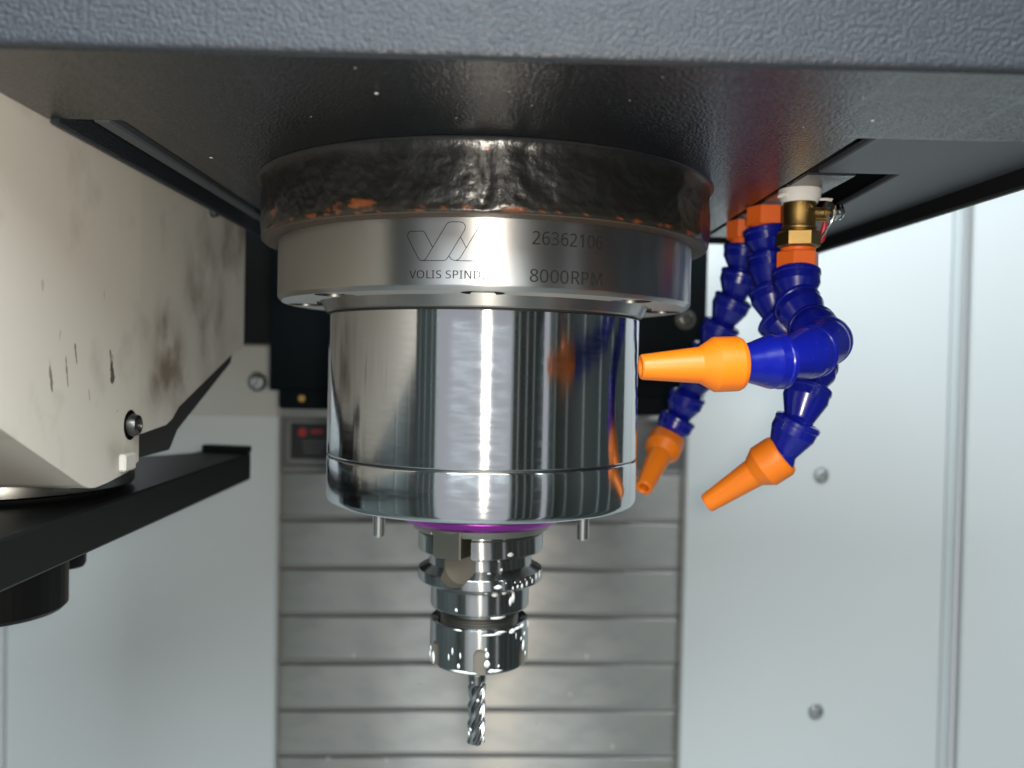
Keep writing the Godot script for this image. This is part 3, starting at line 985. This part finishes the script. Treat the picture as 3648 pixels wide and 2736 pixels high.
func make_mill() -> void:
	var t := thing("end_mill", "dark carbide end mill with spiral flutes below the collet nut", "end mill", Vector3(-0.6, -186, 0))
	var o := Vector3(0, 186, 0)
	put("shank", lathe_mesh([[4.5, -144], [4.5, -153.5], [4.2, -156.5], [3.0, -158]], 48), M.carbide, t, o)
	var segs := 96
	var rows := 150
	var P := []
	for i in rows + 1:
		var f := float(i) / rows
		var y := lerpf(-151.0, -186.2, f)
		var row := PackedVector3Array()
		var twist := -(y + 186.2) * tan(deg_to_rad(38.0)) / 4.5
		var fade := smoothstep(-151.0, -158.0, y)
		for j in segs:
			var a := TAU * j / segs
			var u := fposmod(a + twist, TAU / 4.0) / (TAU / 4.0)
			# land, back of tooth, then a deep flute up to the next cutting edge
			var r := 4.45
			if u < 0.10:
				r = 4.45
			elif u < 0.42:
				r = lerpf(4.3, 3.9, (u - 0.10) / 0.32)
			elif u < 0.9:
				r = 3.9 - 1.85 * sin((u - 0.42) / 0.48 * PI * 0.62)
			else:
				r = lerpf(2.2, 4.45, (u - 0.9) / 0.1)
			r = lerpf(4.45, r, fade)
			var yy := y
			if i == rows:
				yy += (4.45 - r) * -0.5 + 0.6 * u
			row.append(Vector3(sin(a) * r, yy, cos(a) * r))
		P.append(row)
	var b := Mb.new()
	var N := []
	for i in rows + 1:
		var nr := PackedVector3Array()
		for j in segs:
			var du: Vector3 = P[i][(j + 1) % segs] - P[i][(j + segs - 1) % segs]
			var dv: Vector3 = P[mini(i + 1, rows)][j] - P[maxi(i - 1, 0)][j]
			var nn := du.cross(dv).normalized()
			if nn.dot(Vector3(P[i][j].x, 0, P[i][j].z)) < 0:
				nn = -nn
			nr.append(nn)
		N.append(nr)
	for i in rows:
		for j in segs:
			var k := (j + 1) % segs
			b.tri(P[i][j], P[i][k], P[i + 1][k], N[i][j], N[i][k], N[i + 1][k])
			b.tri(P[i][j], P[i + 1][k], P[i + 1][j], N[i][j], N[i + 1][k], N[i + 1][j])
	for j in segs:
		var k := (j + 1) % segs
		b.tri(P[rows][j], P[rows][k], Vector3(0, -184.8, 0), Vector3.DOWN, Vector3.DOWN, Vector3.DOWN)
	put("fluted_length", b.mesh(), M.carbide, t, o)
	var d := Mb.new()
	for p in [[-40, -178.5, 4.3, 0.8, 0.9], [-55, -181, 4.2, 0.7, 1.5], [10, -163.8, 4.2, 0.8, 0.9], [35, -170, 3.6, 0.6, 1.3], [30, -177.5, 3.8, 0.5, 1.2], [62, -183.5, 4.3, 0.8, 1.4], [-30, -155.0, 4.4, 0.5, 0.7], [0, -151.5, 4.5, 1.6, 0.4]]:
		var a: float = deg_to_rad(float(p[0]))
		var n := Vector3(sin(a), 0, cos(a))
		d.bead(n * (p[2] - 0.05) + Vector3(0, p[1], 0), n, Vector3.UP, p[3], p[4], 0.3)
	var s := put("coolant_drops", d.mesh(), M.coolant, t, o)
	s.set_meta("kind", "stuff")

# ---------------------------------------------------------------- coolant hoses
func frame_along(p0: Vector3, p1: Vector3) -> Basis:
	# local -y runs from p0 to p1
	var d := (p0 - p1).normalized()
	var x := d.cross(Vector3.BACK if absf(d.z) < 0.9 else Vector3.RIGHT).normalized()
	return Basis(x, d, x.cross(d))

func hex_poly(r: float, turn: float) -> PackedVector2Array:
	var p := PackedVector2Array()
	for i in 6:
		p.append(Vector2(cos(turn + TAU * i / 6.0), sin(turn + TAU * i / 6.0)) * r)
	return p

func hex_mesh(r: float, h: float, turn: float, bev := 0.5) -> ArrayMesh:
	var b := Mb.new()
	b.prism(hex_poly(r, turn), h, bev, Transform3D(Basis(Vector3(1, 0, 0), Vector3(0, 0, 1), Vector3(0, -1, 0)), Vector3(0, 0, 0)))
	return b.mesh()

func hose(label: String, pts: Array, fit_top: float, fit_bot: float, fit_at: Vector3, turn: float, spout: float, tip: Vector3, R: float) -> void:
	var t := thing("coolant_hose", label, "coolant hose", Vector3(fit_at.x, fit_top, fit_at.z), "jointed blue coolant hoses with orange nozzles")
	var o := Vector3(fit_at.x, fit_top, fit_at.z)
	# the prism grows upwards from the given height
	put("hex_fitting", hex_mesh(R * 0.94, fit_top - fit_bot, turn), M.nut_plastic, t, Vector3(0, fit_bot - fit_top, 0))
	put("fitting_spout", lathe_mesh([[R * 0.74, 0.3], [R * 0.74, -spout], [R * 0.6, -spout - 1.0]], 40), M.nut_plastic, t, Vector3(0, fit_bot - fit_top, 0))
	if fit_top < 70:
		put("fitting_thread", lathe_mesh([[R * 0.70, 4.0], [R * 0.76, 3.3], [R * 0.76, 2.5], [R * 0.68, 2.1], [R * 0.76, 1.6], [R * 0.76, 0.6], [R * 0.7, -0.3]], 40), M.nut_plastic, t, Vector3.ZERO)
	for i in pts.size() - 1:
		var p0: Vector3 = pts[i]
		var p1: Vector3 = pts[i + 1]
		var l := (p1 - p0).length()
		var s := R / 10.3
		var prof := [[7.0 * s, 0.0], [7.6 * s, 1.7 * s], [8.5 * s, 2.0 * s], [9.8 * s, 1.7 * s], [10.75 * s, 0.9 * s], [10.75 * s, -0.7 * s], [10.35 * s, -1.2 * s], [10.35 * s, -5.0 * s], [6.9 * s, -l + 2.6 * s], [6.7 * s, -l + 1.6 * s]]
		for k in 15:
			var a := deg_to_rad(lerpf(22, -80, k / 14.0))
			prof.append([7.5 * s * cos(a), -l + 7.5 * s * sin(a) - 2.2 * s])
		put("hose_segment", lathe_mesh(prof, 56, 9), M.blue_plastic, t, p0 - o, frame_along(p0, p1))
	var e: Vector3 = pts[-1]
	var ln := (tip - e).length()
	var s := R / 10.3
	var z := [[7.5 * s, -0.5], [8.2 * s, 1.6 * s], [8.8 * s, 1.9 * s], [9.6 * s, 1.3 * s], [10.35 * s, -0.2], [10.4 * s, -1.0], [10.4 * s, -9.2 * s], [6.9 * s, -14.9 * s], [4.75 * s, -ln + 0.5], [4.4 * s, -ln], [3.2 * s, -ln], [2.7 * s, -ln + 0.6], [2.4 * s, -ln + 9.0], [0.001, -ln + 9.0]]
	put("nozzle", lathe_mesh(z, 56, 9), M.orange_plastic, t, e - o, frame_along(e, tip))

func make_hoses() -> void:
	hose("rearmost blue jointed hose, its small orange nozzle pointing down beside the spindle", [Vector3(141.7, 68.8, -53), Vector3(140.8, 54.5, -54), Vector3(137.9, 40.0, -57), Vector3(132.6, 25.6, -61), Vector3(127.1, 11.7, -65), Vector3(122.0, -1.4, -69), Vector3(116.8, -14.9, -72), Vector3(112.1, -28.6, -75), Vector3(106.4, -40.7, -76)], 83.4, 73.2, Vector3(142, 0, -53), 0.12, 6.0, Vector3(87.8, -65.0, -45), 10.3)
	hose("middle blue jointed hose hanging lowest, its orange nozzle aimed down and left", [Vector3(140.4, 71.2, -11), Vector3(142.1, 57.6, -10), Vector3(142.8, 40.9, -8), Vector3(145.3, 25.8, -3), Vector3(152.0, 14.2, 6), Vector3(158.0, 3.5, 14), Vector3(152.2, -7.9, 22), Vector3(146.2, -23.6, 26), Vector3(139.6, -38.9, 23)], 83.4, 73.8, Vector3(141, 0, -12), 0.05, 3.0, Vector3(109.5, -64.2, 8), 10.3)
	hose("front blue jointed hose on the brass valve, its orange nozzle pointing level at the spindle", [Vector3(143.9, 45.5, 26), Vector3(143.1, 31.5, 30), Vector3(146.0, 20.0, 42), Vector3(146.0, 13.6, 58), Vector3(132.8, 8.6, 78), Vector3(115.0, 4.2, 92), Vector3(97.2, 2.9, 97.5)], 55.7, 47.6, Vector3(144.2, 0, 26), 0.0, 1.0, Vector3(60.1, 0.9, 100), 10.3)

# ---------------------------------------------------------------- brass ball valve
func make_valve() -> void:
	var c := Vector3(144.4, 58, 26)
	var t := thing("ball_valve", "brass ball valve wrapped with white sealing tape above the front hose", "valve", c)
	put("valve_body", lathe_mesh([[6.2, 27], [6.4, 24], [7.3, 20.5], [7.2, 15], [7.0, 11.5], [7.4, 9.4], [7.9, 8.9], [7.9, 8.0], [7.3, 7.4], [7.3, 6.8]], 56, 25), M.brass, t)
	put("hex_collar", hex_mesh(9.7, 7.6, 0.28, 0.9), M.brass, t, Vector3(0, -0.4, 0))
	var b := Mb.new()
	b.lathe([[9.4, 26.2], [9.7, 25.0], [9.2, 23.6], [9.3, 22.6], [8.4, 21.2], [7.9, 20.0], [7.0, 20.4]], 56, 40)
	b.tube([Vector3(-7, 23.0, 4), Vector3(-9.5, 22.8, 5), Vector3(-11.3, 21.9, 5.2), Vector3(-11.9, 21.5, 5)], [1.3, 1.2, 0.9, 0.3])
	b.tube([Vector3(8, 21.5, 3), Vector3(11, 21.6, 3), Vector3(13.6, 21.4, 2.5), Vector3(14.2, 22.0, 2.5)], [0.6, 0.7, 0.8, 0.3])
	put("sealing_tape", b.mesh(), M.tape, t)
	var ring := Mb.new()
	var pts := []
	var rad := []
	for i in 17:
		var a := deg_to_rad(14.0) + cos(TAU * i / 16.0) * 0.24
		pts.append(Vector3(sin(a) * 7.25, 17.2 + sin(TAU * i / 16.0) * 1.75, cos(a) * 7.25))
		rad.append(0.22)
	ring.tube(pts, rad, 6)
	ring.tube([Vector3(sin(0.2) * 7.3, 18.3, cos(0.2) * 7.3), Vector3(sin(0.2) * 7.3, 16.2, cos(0.2) * 7.3)], [0.2, 0.2], 6)
	ring.tube([Vector3(sin(0.2) * 7.3, 17.6, cos(0.2) * 7.3), Vector3(sin(0.33) * 7.3, 17.9, cos(0.33) * 7.3), Vector3(sin(0.33) * 7.3, 16.2, cos(0.33) * 7.3)], [0.2, 0.2, 0.2], 6)
	put("cast_mark", ring.mesh(), M.brass, t)
	var side := Basis(Vector3.BACK, -PI / 2)
	put("stem", lathe_mesh([[2.4, 4.5], [2.4, 10.0], [2.9, 10.2], [2.9, 11.2], [1.6, 11.6], [1.6, 13]].map(func(p): return [p[0], p[1]]), 32), M.brass, t, Vector3(0, 15.7, 2), side)
	var rb := Mb.new()
	for k in 2:
		rb.tube([Vector3(6.6, 12.6 - k * 1.1, 3.4), Vector3(11.5, 12.6 - k * 1.1, 3.4)], [0.5, 0.5], 8)
	put("stem_rib", rb.mesh(), M.brass, t)
	put("stop_cap", box_mesh(Vector3(4.2, 3.6, 5), 0.8), M.dark_steel, t, Vector3(12.4, 18.6, 2), Basis(Vector3.BACK, -0.2))
	put("handle_nut", lathe_mesh([[0.001, 19.2], [2.6, 19.0], [3.5, 18.2], [3.8, 17.0], [3.2, 16.6], [3.8, 16.1], [3.8, 14.6], [2.6, 13.8], [1.4, 13.4]], 32, 25), M.chrome, t, Vector3(0, 15.9, 2.5), side)
	var hb := Mb.new()
	hb.tube([Vector3(14.4, 16.5, 4.4), Vector3(14.2, 13.5, 4.6), Vector3(13.0, 10.0, 3.6), Vector3(11.6, 7.0, 1.5), Vector3(11.0, 4.5, -2)], [1.5, 1.1, 0.8, 0.6, 0.6], 10)
	put("lever", hb.mesh(), M.chrome, t)
	hb = Mb.new()
	hb.tube([Vector3(13.0, 12.5, -2.5), Vector3(12.9, 9.0, -3.5), Vector3(12.4, 6.0, -4), Vector3(11.8, 3.6, -4.5), Vector3(11.5, 2.8, -4.5)], [1.0, 1.5, 1.7, 1.5, 0.6], 12)
	put("lever_sleeve", hb.mesh(), M.red_plastic, t)

# ---------------------------------------------------------------- tool changer
func cover_tex() -> ImageTexture:
	# beige paint with rubbed grey dirt and black scuffs; u runs along z (-130 .. 150), v down y (100 .. -60)
	var w := 896
	var h := 512
	var im := Image.create(w, h, false, Image.FORMAT_RGB8)
	var n1 := FastNoiseLite.new()
	n1.seed = 4
	n1.frequency = 0.02
	n1.fractal_octaves = 5
	var n2 := FastNoiseLite.new()
	n2.seed = 14
	n2.frequency = 0.11
	n2.fractal_octaves = 3
	var scuffs := [[56, -2, 3.2, 13, -0.22, 1.0], [86, 2, 1.4, 6, -0.2, 0.7], [93, -3, 1.6, 5, -0.15, 0.7], [104, -6, 1.6, 8, -0.15, 0.75], [92, -8, 1.0, 4, -0.2, 0.6], [75, -14, 1.2, 4, -0.2, 0.4], [98, 8, 0.8, 3, 0.2, 0.4], [110, 26, 1.2, 3, 0.0, 0.35], [63, 26, 0.8, 3, 0.0, 0.3], [50, -22, 0.7, 0.7, 0.0, 0.7]]
	var rubs := [[-8, 0, 17, 17, 0.8], [-20, -12, 12, 13, 0.75], [10, -14, 9, 10, 0.6], [-2, 14, 8, 10, 0.6], [-52, 50, 22, 24, 0.5], [-72, 20, 26, 30, 0.35], [36, -44, 9, 8, 0.55], [52, -40, 8, 6, 0.35], [30, -34, 5, 8, 0.4], [-110, 70, 22, 20, 0.6], [6, 12, 6, 14, 0.4]]
	for j in h:
		var y := 100.0 - 160.0 * j / h
		for i in w:
			var z := -130.0 + 280.0 * i / w
			var c := Color(0.58, 0.545, 0.49)
			var nn := n1.get_noise_2d(z * 1.3, y * 1.1)
			var mm := n2.get_noise_2d(z * 1.2, y)
			var d := 0.0
			for r in rubs:
				var e := exp(-pow((z - r[0]) / r[2], 2.0) - pow((y - r[1]) / r[3], 2.0))
				d = maxf(d, e * r[4])
			d = clampf(d * (1.15 + nn * 1.9) + maxf(0.0, nn - 0.25) * 0.5, 0.0, 0.92)
			c = c.lerp(Color(0.16, 0.115, 0.078), d)
			if z < 28:
				c = c.lerp(Color(0.30, 0.285, 0.265), 0.1)
			for s in scuffs:
				var dy: float = y - s[1]
				var dz: float = z - s[0] + dy * s[4]
				var e := exp(-pow(dz / (s[2] * 0.55), 2.0) - pow(dy / (s[3] * 0.7), 4.0))
				c = c.lerp(Color(0.10, 0.09, 0.075), clampf((e * 1.5 + mm * 1.3 - 0.55) * 2.0, 0.0, 1.0) * s[5] * step_(e, 0.12))
			im.set_pixel(i, j, c.linear_to_srgb())
	return ImageTexture.create_from_image(im)

func step_(x: float, edge: float) -> float:
	return 1.0 if x > edge else 0.0

func make_changer() -> void:
	var t := thing("tool_changer_cover", "scuffed beige sheet cover of the tool changer beside the spindle", "machine cover", Vector3(-156, -60, 0))
	var o := Vector3(156, 60, 0)
	var m := mat("changer_paint", Color.WHITE, 0.5)
	m.albedo_texture = cover_tex()
	m.texture_repeat = false
	# side faces looking at the spindle, in the plane across x: polygon in (z, y)
	var face := Transform3D(Basis(Vector3(0, 0, -1), Vector3(0, 1, 0), Vector3(1, 0, 0)), Vector3(-156, 0, 0))
	var one := PackedVector2Array([Vector2(-28, -46.4), Vector2(-40, -50.0), Vector2(-58, -52.0), Vector2(-69, -52.6), Vector2(-74, -52.0), Vector2(-79, -50.4), Vector2(-135.2, -23.4), Vector2(-190, 4), Vector2(-190, 240), Vector2(-28, 240)])
	var b := Mb.new()
	b.prism(one, 240, 0.3, face)
	put("front_section", uv_zy(b.mesh(), o), m, t, o)
	var two := PackedVector2Array([Vector2(-28, -34.4), Vector2(4.8, -32.0), Vector2(12, -29.6), Vector2(20.3, -24.1), Vector2(113.7, 6.9), Vector2(129, 9.3), Vector2(129, 240), Vector2(-28, 240)])
	b = Mb.new()
	b.prism(two, 200, 0.3, Transform3D(face.basis, Vector3(-156.4, 0, 0)))
	put("rear_section", uv_zy(b.mesh(), o), m, t, o)
	var edge := PackedVector2Array([Vector2(-27, -34.9), Vector2(4.8, -32.6), Vector2(20.3, -24.7), Vector2(112, 5.9), Vector2(120, 5.0), Vector2(116, -1.5), Vector2(30, -37), Vector2(20, -46), Vector2(-27, -46)])
	b = Mb.new()
	b.prism(edge, 16, 0.8, Transform3D(face.basis, Vector3(-160.5, 0, 0)))
	put("edge_seal", b.mesh(), M.black_rubber, t, o)
	put("bolt", bolt_mesh(5.0, 4.2), M.dark_steel, t, o + Vector3(-156, -29.1, 37.2), Basis(Vector3.BACK, -PI / 2))
	put("bolt", bolt_mesh(5.0, 4.2), M.dark_steel, t, o + Vector3(-157, 86, -66), Basis(Vector3.BACK, -PI / 2))
	b = Mb.new()
	b.box(Vector3(-155, -45.0, 42.5), Vector3(3.5, 7.5, 11), 0.8)
	put("tab", b.mesh(), M.changer_plain, t, o)
	# the arm that swaps tools
	var c := Vector3(-228, 0, 12)
	var arm := thing("tool_change_arm", "black tool-change arm running back below the beige cover", "tool-change arm", Vector3(c.x, -122, c.z))
	var ao := Vector3(-c.x, 122, -c.z)
	put("collar", lathe_mesh([[56, -50], [58, -53.4], [58.3, -54.2], [58.3, -59.2], [57.4, -60.2], [40, -60.3]], 120, 30), M.dark_steel, arm, ao + c)
	put("oil_ring", lathe_mesh([[53, -60], [53.6, -61.2], [52.5, -62.6], [40, -62.8]], 100, 40), M.black_satin, arm, ao + c)
	var plan := PackedVector2Array([Vector2(-162, 260), Vector2(-162, -166), Vector2(-164, -172), Vector2(-197, -179), Vector2(-200, -160), Vector2(-214, -140), Vector2(-250, -120), Vector2(-292, -60), Vector2(-292, 260)])
	b = Mb.new()
	b.prism(plan, 18.6, 1.0, Transform3D(Basis(Vector3(1, 0, 0), Vector3(0, 0, 1), Vector3(0, -1, 0)), Vector3(0, -81.0, 0)))
	put("arm_bar", b.mesh(), M.black_satin, arm, ao)
	b = Mb.new()
	b.box(Vector3(-180, -60.4, -172), Vector3(34, 4.4, 9), 0.6, Transform3D(Basis(Vector3.UP, -0.2), Vector3(-35.5, 0, 32.5)))
	put("gripper_stop", box_mesh(Vector3(34, 4.6, 7), 0.6), M.black_satin, arm, ao + Vector3(-180, -60.4, -171), Basis(Vector3.UP, -0.2))
	var hp := PackedVector2Array()
	for i in 48:
		var a := TAU * i / 48.0
		var p := Vector2(cos(a), sin(a)) * 33.0
		p.y = minf(p.y, 27.0)
		if hp.is_empty() or hp[-1].distance_to(p) > 0.3:
			hp.append(p + Vector2(c.x - 4, c.z))
	b = Mb.new()
	b.prism(hp, 40.0, 2.0, Transform3D(Basis(Vector3(1, 0, 0), Vector3(0, 0, 1), Vector3(0, -1, 0)), Vector3(0, -120.6, 0)))
	put("hub", b.mesh(), M.black_satin, arm, ao)
	put("stub", lathe_mesh([[10, -80], [10, -106], [9, -108], [0.001, -108.3]], 40, 30), M.black_satin, arm, ao + Vector3(-216, 0, -25))

# cover UVs: the texture laid over the faces that look along x
func uv_zy(src: ArrayMesh, _o: Vector3) -> ArrayMesh:
	var a := src.surface_get_arrays(0)
	var vs: PackedVector3Array = a[Mesh.ARRAY_VERTEX]
	var uv := PackedVector2Array()
	for p in vs:
		uv.append(Vector2((p.z * 1000.0 + 130.0) / 280.0, (100.0 - p.y * 1000.0) / 160.0))
	a[Mesh.ARRAY_TEX_UV] = uv
	var m := ArrayMesh.new()
	m.add_surface_from_arrays(Mesh.PRIMITIVE_TRIANGLES, a)
	return m
